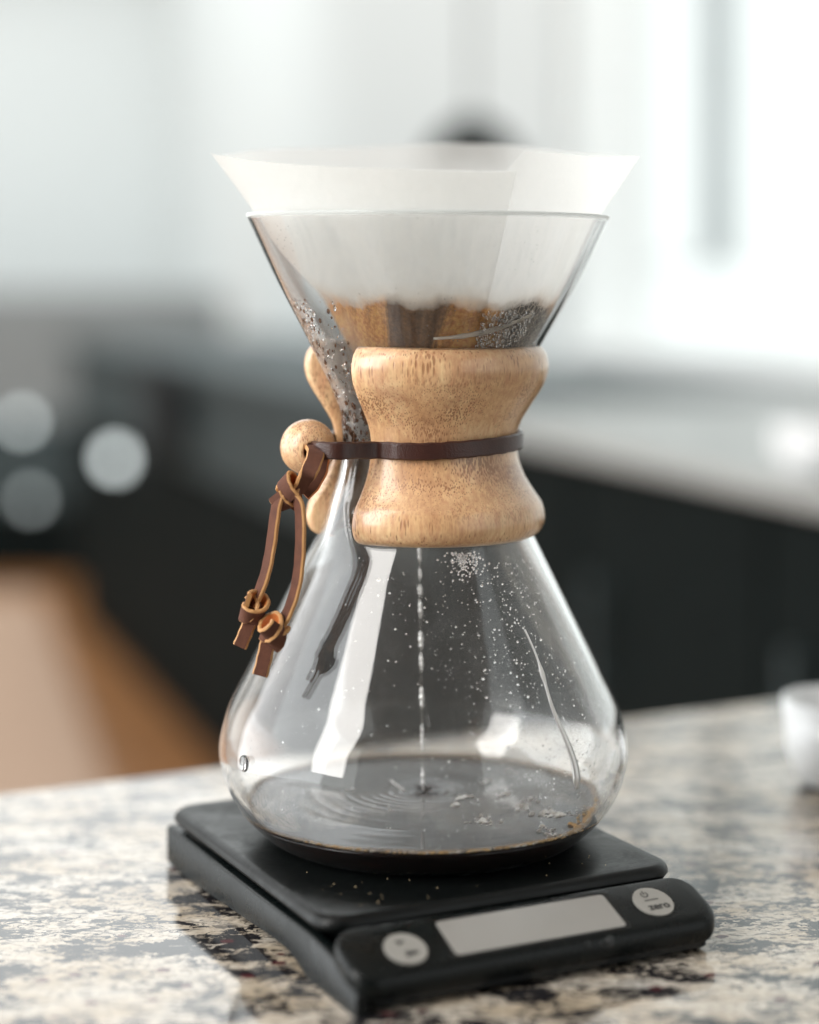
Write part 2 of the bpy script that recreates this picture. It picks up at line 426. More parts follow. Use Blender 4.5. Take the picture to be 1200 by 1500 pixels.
face_shape('screen_bezel', GLOSSBLK, rrect(.0295,.0888,-.0205,-.0046,.0016,5), .00012)
face_shape('display_screen', SCREEN, rrect(.0312,.0872,-.0194,-.0056,.0012,5), .00024)
def disc(cu, cv, r, n=40): return [(cu+r*math.cos(2*PI*k/n), cv+r*.97*math.sin(2*PI*k/n)) for k in range(n)]
bl = face_shape('button', BUTTON, disc(.0180,-.0138,.0062), .00042, .0006)
br = face_shape('button', BUTTON, disc(.1010,-.0120,.0062), .00042, .0006)
bl['label'] = 'left round grey button with two smudged dark marks'; br['label'] = 'right round grey button printed with a power sign over the word zero'
# power sign, bar and the word zero
mb = MB(); cu, cv, n = .0998, -.0088, 24
def arc(mb, cu, cv, r, w, a0, a1, n, lift):
    ins, outs = [], []
    for k in range(n+1):
        a = math.radians(a0+(a1-a0)*k/n)
        ins.append(on_face(cu+(r-w/2)*math.cos(a), cv+(r-w/2)*math.sin(a), lift)); outs.append(on_face(cu+(r+w/2)*math.cos(a), cv+(r+w/2)*math.sin(a), lift))
    for k in range(n): mb.add([ins[k], ins[k+1], outs[k+1], outs[k]], [(0,1,2,3)])
arc(mb, cu, cv, .00105, .00036, 125, 415, 22, .00052)
for a, b, c_, d in ((cu-.00018,cu+.00018,cv,cv+.0015),(.0985,.1032,-.01145,-.0111)):
    mb.add([on_face(a,c_,.00052), on_face(b,c_,.00052), on_face(b,d,.00052), on_face(a,d,.00052)], [(0,1,2,3)])
mb.build('power_sign', INK, br, smooth=False)
fc_ = bpy.data.curves.new('zero_print', 'FONT'); fc_.body = 'zero'; fc_.size = .0039; fc_.align_x = 'CENTER'; fc_.offset = .00009; fc_.extrude = .00002
fc_.materials.append(INK); tmp = bpy.data.objects.new('tmp_text', fc_); me_ = bpy.data.meshes.new_from_object(tmp)
to = bpy.data.objects.new('zero_print', me_); COL.objects.link(to); to.parent = br; bpy.data.objects.remove(tmp)
to.location = on_face(.1016, -.0153, .00052); to.rotation_euler = (slope, 0, 0)
mb = MB()
for (a, b, r1, r2, sd) in ((.0173,-.0112,.00115,.0007,1),(.0185,-.0160,.0017,.00085,2),(.0200,-.0157,.0008,.0006,3)):
    ring = []
    for k in range(26):
        an = 2*PI*k/26; rr = 1+.35*math.sin(3*an+sd)+.2*math.sin(7*an+sd*2)
        ring.append(on_face(a+r1*rr*math.cos(an), b+r2*rr*math.sin(an), .00050))
    mb.add(ring, [tuple(range(26))])
mb.build('smudged_print', INK, bl, smooth=False)
for (u_, v_, r_) in ((.0795,-.0222,.0016),(.0720,-.0222,.0011),(.0765,-.0224,.0007)):
    c_ = Vector((u_, v_, face_z(v_)-.0012)); blob(c_, Vector((0,-1,.75)), r_, r_*.6, WATER, 'water_drop', scale)
# crumbs and splashes on the platform
mb = MB()
for k in range(46):
    u = random.uniform(.008, A-.008); v = random.uniform(.006, .05) if k < 38 else random.uniform(.02,.12); r = random.uniform(.00010,.00030)
    ico = [(u+r*math.cos(a)*s, v+r*math.sin(a)*s, .0200+h*r) for s, h in ((1,0),(.7,.7)) for a in [2*PI*i/6 for i in range(6)]]
    mb.add(ico, [(i, (i+1) % 6, 6+(i+1) % 6, 6+i) for i in range(6)]+[tuple(range(6,12))])
tag(mb.build('coffee_crumbs', simple('pale_crumb', (.55,.42,.25), .5), scale), kind='stuff')

# ------------------------------------------------------------------ glass carafe
CM = .01
carafe = empty('pour_over_carafe', (0,0,HP), 'hourglass pour-over glass carafe with wooden collar and leather tie, on the scale', 'carafe')
OUT = [(0,4.55),(.10,5.0),(.42,5.42),(.97,5.95),(1.9,6.45),(2.8,6.64),(3.9,6.42),(5.23,5.80),(7.37,4.72),(9.75,3.52),(10.7,3.08),(11.8,2.58),(12.75,2.42),(13.6,2.52),(14.6,2.98),(15.4,3.46),(16.0,3.80),(17.8,4.83),(20.0,5.90)]
rout = pchip(OUT)
PHC = math.radians(-57)
chan_amp = pchip([(0,0),(8.6,0),(10.2,.32),(11.6,.60),(13.0,.62),(14.6,.50),(16.5,.34),(19.0,.20),(20.0,.26)])
def bump_r(z, ph):
    d = (ph-PHC+PI) % (2*PI)-PI
    w = .30 if z > 12 else .30
    c = chan_amp(z)*math.exp(-(d/w)**2)
    # the channel is a fold: shallow valleys beside it
    c -= .25*chan_amp(z)*(math.exp(-((d-.52)/.2)**2)+math.exp(-((d+.52)/.2)**2))
    return c
def surf(z, ph, off=0.0):
    """point on the glass, z in cm; off = inward offset"""
    r = rout(z)+bump_r(z, ph)-off
    return Vector((r*math.sin(ph)*CM, -r*math.cos(ph)*CM, z*CM))
Tf = pchip([(0,.22),(9,.20),(14,.16),(18,.12),(20,.11)])
def ioff(z): return Tf(z)*1.14
def vessel():
    NP = 224; prof = []
    zs = [20.0*(k/150)**1.0 for k in range(151)]
    pts = [(rout(z), z) for z in [0,.02,.05,.1,.2,.3,.42,.55,.7,.85]+[.97+(20-.97)*k/130 for k in range(131)]]
    # inner wall by normal offset
    inner = []
    for i, (r, z) in enumerate(pts):
        a = pts[max(i-1,0)]; b = pts[min(i+1,len(pts)-1)]
        T = Tf(z); dr, dz = b[0]-a[0], b[1]-a[1]; L = math.hypot(dr, dz) or 1
        inner.append((r-dz/L*T, z+dr/L*T))
    inner = [p for p in inner if p[1] > .30]
    rim_t = [(pts[-1][0]+.01, pts[-1][1]+.03), (pts[-1][0]-.03, pts[-1][1]+.07), (inner[-1][0]+.04, pts[-1][1]+.075), (inner[-1][0]-.0, pts[-1][1]+.05)]
    bottom_o = [(.02,.14),(2.0,.12),(3.6,.06),(4.2,.0)]
    bottom_i = [(4.4,.28),(3.4,.30),(1.8,.32),(.02,.33)]
    full = bottom_o+pts+rim_t+[p for p in reversed(inner) if p[1] < 20.05]+bottom_i
    rings = []
    for r, z in full:
        ring = []
        for k in range(NP):
            ph = 2*PI*k/NP; rr = r+(bump_r(z, ph) if r > 1 else 0)
            ring.append((rr*math.sin(ph)*CM, -rr*math.cos(ph)*CM, z*CM))
        rings.append(ring)
    mb = MB(); mb.rings(rings, True, True); no = (len(bottom_o)+len(pts)+len(rim_t)-1)*NP
    return mb, [0 if i < no else 1 for i in range((len(rings)-1)*NP)]+[0,1]
mbv, miv = vessel(); vs_ = obj('glass_vessel', mbv.v, mbv.f, [GLASS, MISTED], carafe, True, mi=miv)
# glass measuring button low on the left of the bulb
def silh(zc, phd):
    ph = math.radians(phd); return surf(zc, ph), (surf(zc, ph)-surf(zc, ph, 1)).normalized()
p_, n_ = silh(3.1, -56.5)
blob(p_+n_*.0001, n_, .0026, .0008, m_clear('glass_button', 1.47), 'measuring_button', carafe)

# wooden collar halves
CO = [(9.70,3.36),(9.78,3.58),(9.95,3.78),(10.3,3.89),(10.7,3.82),(11.2,3.50),(11.7,3.20),(12.3,3.00),(12.8,2.95),(13.3,3.05),(13.9,3.38),(14.4,3.70),(14.85,3.92),(15.2,3.98),(15.55,3.92),(15.8,3.76),(15.92,3.60)]
def collar(a0, a1, name, label=None):
    co = pchip(CO); zs = [9.70+(15.92-9.70)*k/64 for k in range(65)]
    zs = [9.70,9.72,9.75,9.79,9.85]+[z for z in zs if 9.88 < z < 15.75]+[15.78,15.84,15.88,15.91,15.92]
    NA = 96; rings = []
    rb = .22                                        # rounded end edges (cm)
    for k in range(NA+1):
        t_ = k/NA; a = math.radians(a0+(a1-a0)*t_)
        # ease out near the two ends to round them
        arc_len = min(t_, 1-t_)*math.radians(a1-a0)*3.3
        dr = 0 if arc_len > rb else rb-math.sqrt(max(rb*rb-(rb-arc_len)**2, 0))
        sec = []
        for z in zs:
            r = co(z)-dr; sec.append((r*math.sin(a)*CM, -r*math.cos(a)*CM, z*CM))
        for z in reversed(zs):
            r = min(rout(z)+.03, co(z)-.30); sec.append((r*math.sin(a)*CM, -r*math.cos(a)*CM, z*CM))
        rings.append(sec)
    mb = MB(); mb.rings(rings); o = shade(mb.build(name, WOOD, carafe), 50)
    if label: o['label'] = label
    return o
collar(-38, 128, 'wooden_collar', 'front half of the pale wooden collar with fine dark pores')
collar(162, 284, 'wooden_collar', 'rear half of the wooden collar, seen edge-on at the left')

# leather strap round the waist and hanging tie
def ribbon(path, wdirs, w, th, name, mats, parent, n=8, taper=None):
    """path: control points; wdirs: direction of the strap's width at each control point"""
    P = catmull(path, n); D = catmull(wdirs, n); rings = []
    ch = th*.28
    for i, p in enumerate(P):
        t_ = (P[min(i+1,len(P)-1)]-P[max(i-1,0)]).normalized(); d = D[i]-t_*D[i].dot(t_); d.normalize(); nn = t_.cross(d)
        a, b = w/2, th/2
        wob = 1+.03*math.sin(i*.9)+.02*noise.noise(p*300)
        a *= wob
        rings.append([p+d*x+nn*y for x, y in ((-a+ch,-b),(a-ch,-b),(a,-b+ch),(a,b-ch),(a-ch,b),(-a+ch,b),(-a,b-ch),(-a,-b+ch))])
    mb = MB(); mb.rings(rings); nseg = len(rings)-1
    side = [0,2,2,2,1,2,2,2]
    mi = [side[j] for _ in range(nseg) for j in range(8)]+[2,2]
    me_o = obj(name, mb.v, mb.f, mats, parent, True, mi=mi); return shade(me_o, 28)
def rel(v): return v-Vector((0,0,HP))
Z = Vector((0,0,1))
strap_pts = [rel(px(449,657,.6195)), rel(px(457,660,.6120)), rel(px(470,661,.6068)), rel(px(500,661,.6056))]
def sp_(phd, z, r=3.10): a = math.radians(phd); return Vector((r*math.sin(a), -r*math.cos(a), z))*CM
for phd in range(-30, 285, 14):
    z = 12.66+.16*math.sin(math.radians(max(0, min(90, phd)))) if phd < 100 else 12.82-.10*(phd-100)/180
    if phd > 92 and phd < 170: pass
    strap_pts.append(sp_(phd, z, 3.09))
strap_pts.append(rel(px(468,650,.628)))
L3 = [LEATHER, SUEDE, EDGE]
strap = ribbon(strap_pts, [Z]*len(strap_pts), .0054, .0016, 'leather_strap', [DARKSTRAP, DARKSTRAP, DARKSTRAP], carafe, 8)

# wooden bead with a bore
def bead():
    R, h = .0088, .0031; rings = []
    th0 = math.asin(h/R)
    for k in range(25):
        th = th0+(PI-2*th0)*k/24; rings.append((R*math.sin(th), R*math.cos(th)))
    rings = [(.0001, .001), (h*.96, .001), (h*.96, R*math.cos(th0)*.97)]+rings+[(.0001, -R)]
    ax = Vector((.26,-.95,-.10)).normalized(); a = ax.orthogonal().normalized(); b = ax.cross(a); c = rel(px(447,656,.6215))
    rr = [[c+ax*z+a*r*math.cos(2*PI*j/40)+b*r*math.sin(2*PI*j/40) for j in range(40)] for r, z in rings]
    mb = MB(); mb.rings(rr, True, True); return mb
bead().build('wooden_bead', WOOD, carafe)

def P3(x, y, d): return rel(px(x, y, d))
X = Vector((1,0,0)); Yv = Vector((0,1,0))
# doubled strap from the bead down to the upper knot
ribbon([P3(450,655,.6200), P3(456,657,.6118), P3(458,668,.6050), P3(450,690,.602), P3(441,706,.602), P3(432,722,.603)], [Vector((1,.2,0)), Vector((1,.2,0)), Vector((1,.3,0)), Vector((.8,.1,.45)), Vector((.7,.2,.5)), Vector((.8,.4,.3))], .0054, .0016, 'tie_drop', L3, carafe)
ribbon([P3(467,668,.612), P3(464,690,.609), P3(452,712,.607), P3(440,724,.606)], [Vector((.9,.2,.3))]*4, .0052, .0016, 'tie_drop', [DARKSTRAP,SUEDE,LEATHER], carafe)
def knot(c, r, axis, w, name, turns=1.35, tilt=.5, depth=.85):
    """a strap wrapped round the tail: an open helical loop about axis"""
    axis = axis.normalized(); a = axis.orthogonal().normalized(); b = axis.cross(a); pts, dirs = [], []
    N = 15
    for k in range(N):
        t_ = k/(N-1); an = 2*PI*turns*t_+tilt*4
        rr = r*(1+.10*math.sin(an*2)+.10*t_)
        p = c+a*rr*math.cos(an)+b*rr*depth*math.sin(an)+axis*((t_-.5)*w*.95)+axis*r*tilt*.45*math.cos(an)
        pts.append(p); dirs.append(axis+(p-c).normalized()*.25)
    return ribbon(pts, dirs, w, .0014, name, L3, carafe, 6)
knot(P3(418,722,.603), .0038, Vector((.75,-.35,.55)), .0056, 'upper_knot', 1.2, .45)
knot(P3(422,722,.604), .0031, Vector((-.30,-.30,.85)), .0048, 'upper_knot_wrap', .9, .9)
# two hanging tails
def wd(ang): return Vector((math.cos(math.radians(ang)), -math.sin(math.radians(ang)), 0))
ribbon([P3(415,720,.602), P3(404,733,.601), P3(399,760,.601), P3(394,800,.601), P3(387,838,.600), P3(377,868,.5995), P3(366,890,.599)], [wd(232)]*7, .0046, .0015, 'hanging_tail', [SUEDE,LEATHER,EDGE], carafe)
ribbon([P3(422,722,.600), P3(434,740,.599), P3(437,775,.598), P3(436,820,.598), P3(431,860,.5975), P3(421,893,.597), P3(409,918,.597)], [wd(232)]*7, .0046, .0015, 'hanging_tail', [SUEDE,LEATHER,EDGE], carafe)
knot(P3(369,893,.598), .0031, Vector((.42,-.30,.80)), .0056, 'tail_knot', 1.25, .35)
knot(P3(371,899,.599), .0027, Vector((-.55,-.30,.75)), .0046, 'tail_knot_wrap', .8, .6)
knot(P3(398,923,.595), .0032, Vector((-.35,-.35,.80)), .0056, 'tail_knot', 1.25, .8)
knot(P3(397,930,.5962), .0028, Vector((.55,-.25,.75)), .0046, 'tail_knot_wrap', .8, .3)
ribbon([P3(371,893,.599), P3(364,912,.598), P3(357,930,.598), P3(349,949,.598)], [Vector((1,-.1,.35))]*4, .0044, .0016, 'tail_end', L3, carafe)
ribbon([P3(398,922,.596), P3(390,945,.595), P3(385,967,.595), P3(379,991,.595)], [Vector((1,-.1,.08))]*4, .0048, .0016, 'tail_end', L3, carafe)

# condensation beads
def drops(items, name, parent, label=None):
    mb = MB()
    for c, nrm, r, st_ in items:
        nrm = nrm.normalized(); a = (Z-nrm*Z.dot(nrm)).normalized(); b = nrm.cross(a); rings = []
        for k in range(4):
            t_ = math.radians(-25+115*k/3); rr = r*max(math.cos(t_), .04)
            rings.append([c+nrm*r*.55*math.sin(t_)+a*rr*st_*math.cos(2*PI*j/8)+b*rr*math.sin(2*PI*j/8) for j in range(8)])
        mb.rings(rings)
    o = mb.build(name, WATER, parent); tag(o, label, kind='stuff'); return o
items, dk = [], []
for k in range(520):
    z = random.uniform(12.9,17.4); ph = PHC+max(-.6, min(.30, random.gauss(-.03,(.24-.025*(z-13)))))
    r = random.choice([.00025,.0003,.0003,.0004,.0005,.0006,.0008])*random.uniform(.7,1.1)
    p = surf(z, ph, ioff(z)*.75); n = surf(z, ph, 1)-p; (dk if random.random() < .33 and r < .0007 else items).append((p, n, r, random.uniform(1,2.0)))
for k in range(90):
    z = random.uniform(12.6,13.9); ph = PHC+random.uniform(-.15,.35); p = surf(z, ph, ioff(z)*.7); (dk if k % 2 else items).append((p, surf(z, ph, 1)-p, random.uniform(.0004,.0010), random.uniform(1.2,2.4)))
drops(items, 'spout_condensation', carafe)
drops(dk, 'brown_spout_drops', carafe).data.materials[0] = m_foam('brown_drops', (.16,.075,.04), .15)
items = []
for k in range(1000):
    phd = random.gauss(34,17); z = random.uniform(2.6,9.2)
    if random.random() < .25: phd = random.uniform(-60,75); z = random.uniform(1.8,9.4)
    ph = math.radians(phd); p = surf(z, ph, .22/ .92); items.append((p, surf(z, ph, 1)-p, abs(random.gauss(0,.00013))+.00009+(.00022 if random.random() < .06 else 0), 1))
for k in range(150):
    ph = math.radians(random.gauss(19,4)); z = 9.55-abs(random.gauss(0,.35)); p = surf(z, ph, .24); items.append((p, surf(z, ph, 1)-p, random.uniform(.0002,.00045), 1.1))
drops(items, 'bulb_condensation', carafe)
# runnel down the right of the bulb
mb = MB(); rings = []
for k in range(40):
    t_ = k/39; z = 7.2-4.55*t_; ph = math.radians(41.5+3.5*t_+.8*math.sin(t_*9)); c = surf(z, ph, .235); n = (surf(z, ph, 1)-c).normalized()
    a = (surf(z-.05, ph+math.radians(.09), .235)-c).normalized(); b = n.cross(a)
    w = .00028+.0011*max(0, t_-.25)**1.1+.0004*math.exp(-((t_-.28)/.05)**2); w *= 1.5*(1 if t_ < .96 else .6)
    rings.append([c+b*w*math.cos(x_)+n*w*.6*math.sin(x_) for x_ in [2*PI*j/10 for j in range(10)]])
mb.rings(rings); mb.build('water_runnel', m_glint('water_runnel'), carafe)  # water drawn near white, its glint painted into the colour

# ------------------------------------------------------------------ filter, grounds, coffee
filt = empty('paper_filter', (0,0,HP), 'white paper cone filter folded open in the glass funnel, brown and wet at the bottom', 'filter')
left_r = pchip([(13.2,.9),(15.0,1.7),(16.0,2.25),(17.2,3.05),(18.3,4.2),(19.3,5.10),(20.1,5.52),(22.4,6.90)])
right_r = pchip([(13.2,1.9),(14.5,2.50),(16.0,3.52),(17.8,4.50),(20.0,5.58),(22.9,6.92)])
def paper_r(z, ph, off=0):
    d = (ph-math.radians(-75)+PI) % (2*PI)-PI
    w = math.exp(-(d/.75)**2)
    r = right_r(z)*(1-w)+left_r(z)*w
    cusp = .35*max(0, (z-20.0)/2.0)*(math.exp(-((((ph-PI/2+PI) % (2*PI))-PI)/.16)**2)+math.exp(-((((ph+PI/2+PI) % (2*PI))-PI)/.20)**2))
    wav = .05*math.sin(3*ph+1)+.03*math.sin(7*ph+z)
    return r+cusp+wav*(z-15)/7-off
def rim_z(ph, flap=False):
    c = math.cos(ph); s = math.sin(ph)                       # c = 1 toward the camera
    base = 22.05-.62*c+.06*math.sin(2.3*ph+.7)+.05*math.sin(5*ph)
    if c < 0: base += .10*math.exp(-((((ph-PI+.12+PI) % (2*PI))-PI)/.5)**2)
    if flap: base = 21.24-.06*math.sin(ph*2)+(.85 if False else 0)+.82*(1-c)**1.15
    elif c > 0 and s > 0: base += .26*c
    return base
def paper(a0, a1, flap, off):
    NA, NZ = (150, 60); rings = []
    for i in range(NZ+1):
        ring = []
        for j in range(NA+(0 if not flap else 1)):
            ph = math.radians(a0+(a1-a0)*j/NA)
            zt = rim_z(ph, flap); z = 13.3+(zt-13.3)*i/NZ
            if not flap and math.cos(ph) > 0 and math.degrees(ph) % 360 > 270: z = min(z, zt)
            r = paper_r(z, ph, off); ring.append((r*math.sin(ph)*CM, -r*math.cos(ph)*CM, z*CM))
        rings.append(ring)
    mb = MB(); mb.rings(rings, False, False, closed=not flap); return mb
def rim_main(ph):
    return rim_z(ph)
_main_rim = rim_z
def rim_z(ph, flap=False, _r=_main_rim):
    if flap: return _r(ph, True)
    d = (math.degrees(ph)+180) % 360-180
    if -90 < d < 26:                                          # single sheet hidden behind the folded layers
        w = 1 if d < 22 else (26-d)/4
        return _r(ph)*(1-w)+(_r(ph, True)-.03)*w
    return _r(ph)
o = paper(0, 360, False, 0).build('paper_cone', PAPER, filt)
o = paper(-92, 25, True, -.045).build('folded_layers', FLAP, filt); o['label'] = 'folded side of the filter, several layers thick, ending in a sharp vertical edge'
# wet grounds inside
rings = []
for k in range(24):
    z = 13.4+(16.95-13.4)*k/23
    rings.append([(( paper_r(z, 2*PI*j/64)-.06)*math.sin(2*PI*j/64)*CM, -(paper_r(z, 2*PI*j/64)-.06)*math.cos(2*PI*j/64)*CM, (z+.05*math.sin(j*1.3))*CM) for j in range(64)])
rings.append([(.6*x, .6*y, z+.001) for x, y, z in rings[-1]])
mb = MB(); mb.rings(rings); o = mb.build('coffee_grounds', GROUNDS, smooth=True); o.location = (0,0,HP)
tag(o, 'wet dark coffee grounds inside the paper filter', 'coffee grounds')
# bubbles trapped between the paper and the glass, front right
mb_items = []
for k in range(330):
    ph = math.radians(random.uniform(24,52)); z = random.uniform(15.9,17.05)
    if (math.degrees(ph)-24)/28*.9+15.85 > z+.55: continue
    r_ = (rout(z)-ioff(z)); p = Vector((r_*math.sin(ph), -r_*math.cos(ph), z))*CM; n = Vector((-math.sin(ph), math.cos(ph), 0))
    mb_items.append((p, n, random.uniform(.00025,.0006), random.uniform(1,1.5)))
drops(mb_items, 'trapped_bubbles', carafe)
# pale water line sweeping across the wet paper
pts = []
for k in range(15):
    t_ = k/14; ph = math.radians(3+47*t_); z = 16.22+.12*t_+.62*t_**2.2; r_ = rout(z)-ioff(z)-.02; pts.append((Vector((r_*math.sin(ph), -r_*math.cos(ph), z))*CM, .00035+.0005*math.sin(PI*t_)+.0003*noise.noise(Vector((k*.9,0,0)))))
mb = MB(); rings = []
for i, (p, w) in enumerate(pts):
    t_ = (pts[min(i+1,14)][0]-pts[max(i-1,0)][0]).normalized(); b = Z-t_*Z.dot(t_); b.normalize(); n = t_.cross(b)
    rings.append([p+b*w*math.cos(a)+n*w*.4*math.sin(a) for a in [2*PI*j/8 for j in range(8)]])
mb.rings(rings); mb.build('water_line', FOAM, carafe)

# brewed coffee
ZC = 1.02
cof = empty('brewed_coffee', (0,0,HP), 'shallow pool of dark brewed coffee with ripples and bubbles in the carafe', 'coffee')
mb = MB(); NR, NA = 150, 160; rip = Vector((.05,1.05))
Rmax = rout(ZC)-.22+.05
rings = []
def cz(x, y, r):
    d = math.hypot(x-rip.x, y-rip.y)
    z = .050*math.exp(-d/.75)*math.cos(d*2*PI/.36)+.0022*math.exp(-d/3)*math.cos(d*2*PI/.50)
    z += .006*noise.noise(Vector((x*.9, y*.9, 0)))+.08*math.exp(-(Rmax-r)/.09)
    return ZC+z
for i in range(1, NR+1):
    r = Rmax*(i/NR)
    rings.append([(r*math.sin(2*PI*j/NA)*CM, -r*math.cos(2*PI*j/NA)*CM, cz(r*math.sin(2*PI*j/NA), -r*math.cos(2*PI*j/NA), r)*CM) for j in range(NA)])
for z in (.9,.75,.6,.45,.36,.31):
    r = rout(max(z-.08,0))-.22+.045 if z > .35 else 4.6
    rings.append([(r*math.sin(2*PI*j/NA)*CM, -r*math.cos(2*PI*j/NA)*CM, z*CM) for j in range(NA)])
mb.rings(rings); mb.build('coffee_liquid', COFFEE, cof)
# bubbles: clusters on the right and an amber froth line round the front edge
def hemis(items, name, mat, kind='stuff', parent=cof):
    mb = MB()
    for (x, y, z, r, h) in items:
        rings = []
        for k in range(5):
            t_ = math.radians(90*k/4); rr = max(r*math.cos(t_), r*.05)
            rings.append([((x+rr*math.cos(2*PI*j/14))*CM, (y+rr*math.sin(2*PI*j/10))*CM, (z+h*r*math.sin(t_))*CM) for j in range(10)])
        mb.rings(rings, False, True)
    o = mb.build(name, mat, parent); tag(o, kind=kind); return o
def surf_xy(x, y):
    E = .203-(.020+ZC*.01); d = E*F_PX/(y-HY); return ((x-CX)/F_PX*d*100, (CAM.y+d)*100)
it = []
for (x, y, sx, sy, n, r0) in ((710,1203,20,5,16,.10),(815,1194,24,6,26,.10),(858,1190,13,7,12,.09),(800,1217,14,5,10,.09),(678,1170,12,4,5,.13),(666,1183,5,2,2,.16),(745,1168,14,5,4,.12),(765,1184,12,4,7,.08),(780,1175,14,6,4,.10),(710,1146,14,6,3,.12),(742,1132,16,6,3,.12),(572,1190,3,4,2,.09),(573,1214,3,2,2,.06),(515,1160,6,4,2,.07)):
    for k in range(int(n*2.4)):
        a, b = surf_xy(x+random.gauss(0,sx*.55), y+random.gauss(0,sy*.55)); it.append((a, b, ZC+.0, r0*random.choice([.3,.35,.45,.6,.8,1.1])*random.uniform(.8,1.1), .75))
hemis([q for k, q in enumerate(it) if k % 2], 'surface_bubbles', BUBBLE); hemis([q for k, q in enumerate(it) if k % 2 == 0], 'bright_bubbles', m_glint('bright_bubbles'))  # every other bubble carries its highlight as a pale metallic colour
it, it2 = [], []
for k in range(520):
    ph = math.radians(random.choice([random.gauss(10,7), random.uniform(-38,45), random.gauss(55,8), random.gauss(-25,4), random.gauss(33,5)])); r = Rmax-random.uniform(.02,.13)
    (it if random.random() < .45 else it2).append((r*math.sin(ph), -r*math.cos(ph), ZC+.05, random.uniform(.03,.085), .8))
for k in range(120):
    ph = math.radians(random.gauss(68,9)); r = Rmax-abs(random.gauss(.1,.14)); it2.append((r*math.sin(ph), -r*math.cos(ph), ZC+.02, random.uniform(.03,.09), .7))
hemis(it, 'edge_bubbles', m_glint('glint_bubbles')); hemis(it2, 'amber_froth', m_glint('gold_glint_froth', (.90,.62,.30)))  # sparkle put into the colour as pale and gold metal
mb = MB(); NA2 = 160; rings = []
for r_, z_ in ((Rmax-.16, ZC+.03),(Rmax-.08, ZC+.08),(Rmax-.0, ZC+.16),(Rmax+.02, ZC+.05)):
    ring = []
    for j in range(NA2):
        ph = 2*PI*j/NA2; wv = .5+.5*noise.noise(Vector((math.sin(ph)*4, math.cos(ph)*4, 2)))
        ring.append(((r_-.05*wv)*math.sin(ph)*CM, -(r_-.05*wv)*math.cos(ph)*CM, (z_+.04*wv if z_ > ZC+.06 else z_)*CM))
    rings.append(ring)
mb.rings(rings, False, False); o = mb.build('froth_ring', m_foam('thin_froth', (.55,.36,.2), .72), cof)

# falling stream of drops
strm = empty('falling_coffee_drops', (0,0,HP), 'thin broken stream of coffee drops falling through the middle of the carafe', 'coffee drops')
segs = [(797,826,3.2),(833,850,2.6),(858,874,4.6),(880,906,3.6),(926,952,4.6),(958,984,3.6),(1007,1040,4.4),(1062,1086,2.8),(1076,1102,3.2),(1124,1160,3.4)]
for i, (y0, y1, w) in enumerate(segs):
    xc = 614+5.5*(y0-797)/360; mb = MB(); rings = []
    top = px(xc, y0, .648); bot = px(xc+1.2, y1, .648)
    for k in range(15):
        t_ = k/14; c = rel(top.lerp(bot, t_)); c.x += .0001*math.sin(k*1.7+i)
        r = w*.66/45*.01*(math.sin(PI*min(max(t_,.03),.97))**.5)*(1+.28*math.sin(k*1.3+i*3))
        rings.append([c+Vector((r*math.cos(2*PI*j/10), r*math.sin(2*PI*j/10), 0)) for j in range(10)])
    mb.rings(rings); mb.build('coffee_drop', STREAM, strm)
mb = MB()                                                     # faint thread that joins the drops
rings = [[rel(px(614+5.5*k/20, 797+18*k, .648))+Vector((.00012*math.cos(2*PI*j/6), .00012*math.sin(2*PI*j/6), 0)) for j in range(6)] for k in range(21)]
mb.rings(rings); mb.build('coffee_thread', m_foam('thin_thread', (.7,.66,.6), .7), strm)
# splash drop thrown off beside the stream
mb = MB(); rings = []
for k in range(9):
    t_ = k/8; c = rel(px(572,1143,.652)).lerp(rel(px(594,1161,.650)), t_); r = .00035*math.sin(PI*min(max(t_,.05),.95))**.5
    rings.append([c+Vector((r*math.cos(2*PI*j/8), 0, r*math.sin(2*PI*j/8))) for j in range(8)])
mb.rings(rings); mb.build('splash_drop', STREAM, strm)

for o_ in (carafe, filt, bpy.data.objects['coffee_grounds']): o_.rotation_euler = (0, math.radians(.4), 0)

# ------------------------------------------------------------------ background kitchen
WALLM = simple('painted_wall', (.62,.645,.64), .8, 3, .03, .02)
TRIM = simple('white_trim', (.80,.81,.80), .5, 5, .02, .02)
FLOORM = None
def m_floor():
    t = NT('oak_floor'); c = t.coord((1,1,1), (0,0,.29)); br_ = t.n('ShaderNodeTexBrick'); br_.inputs['Scale'].default_value = 1
    br_.inputs['Brick Width'].default_value = 1.4; br_.inputs['Row Height'].default_value = .11; br_.inputs['Mortar Size'].default_value = .004
    br_.inputs['Color1'].default_value = (.30,.13,.045,1); br_.inputs['Color2'].default_value = (.37,.165,.06,1); br_.inputs['Mortar'].default_value = (.15,.07,.03,1)
    t.l(c, br_.inputs['Vector']); g = t.noise(t.coord((1,12,1), (0,0,.29)), 6, 5)
    return t.done(t.pr(t.mix(.4, br_.outputs[0], t.ramp(g, [(.3,.3),(.7,.7)]), 'OVERLAY'), .35))
FLOORM = m_floor()
DARKCAB = simple('black_cabinet', (.006,.009,.009), .7, 20, .3, .02, Specular_IOR_Level=.05)
SLATE = simple('slate_steel', (.042,.058,.062), .5, 12, .25, .02, Specular_IOR_Level=.25)
STEEL = simple('brushed_steel', (.20,.21,.21), .55, 30, .15, .05)
FARTOP = simple('pale_far_countertop', (.34,.35,.34), .35, 60, .35, .02)
CHROME = simple('chrome', (.7,.7,.7), .2, 10, .05, .0, Metallic=1.0)
FZ = -.90
mb = MB(); mb.box((-9,-5,FZ-.05), (7,10,FZ)); tag(mb.build('floor', FLOORM, smooth=False), kind='structure')
D = Vector((-.3219,.9468,0)); N = Vector((.9468,.3219,0)); Q0 = Vector((.200,1.66,0))
def fq(s, n, z): return Q0+D*s+N*n+Vector((0,0,z))
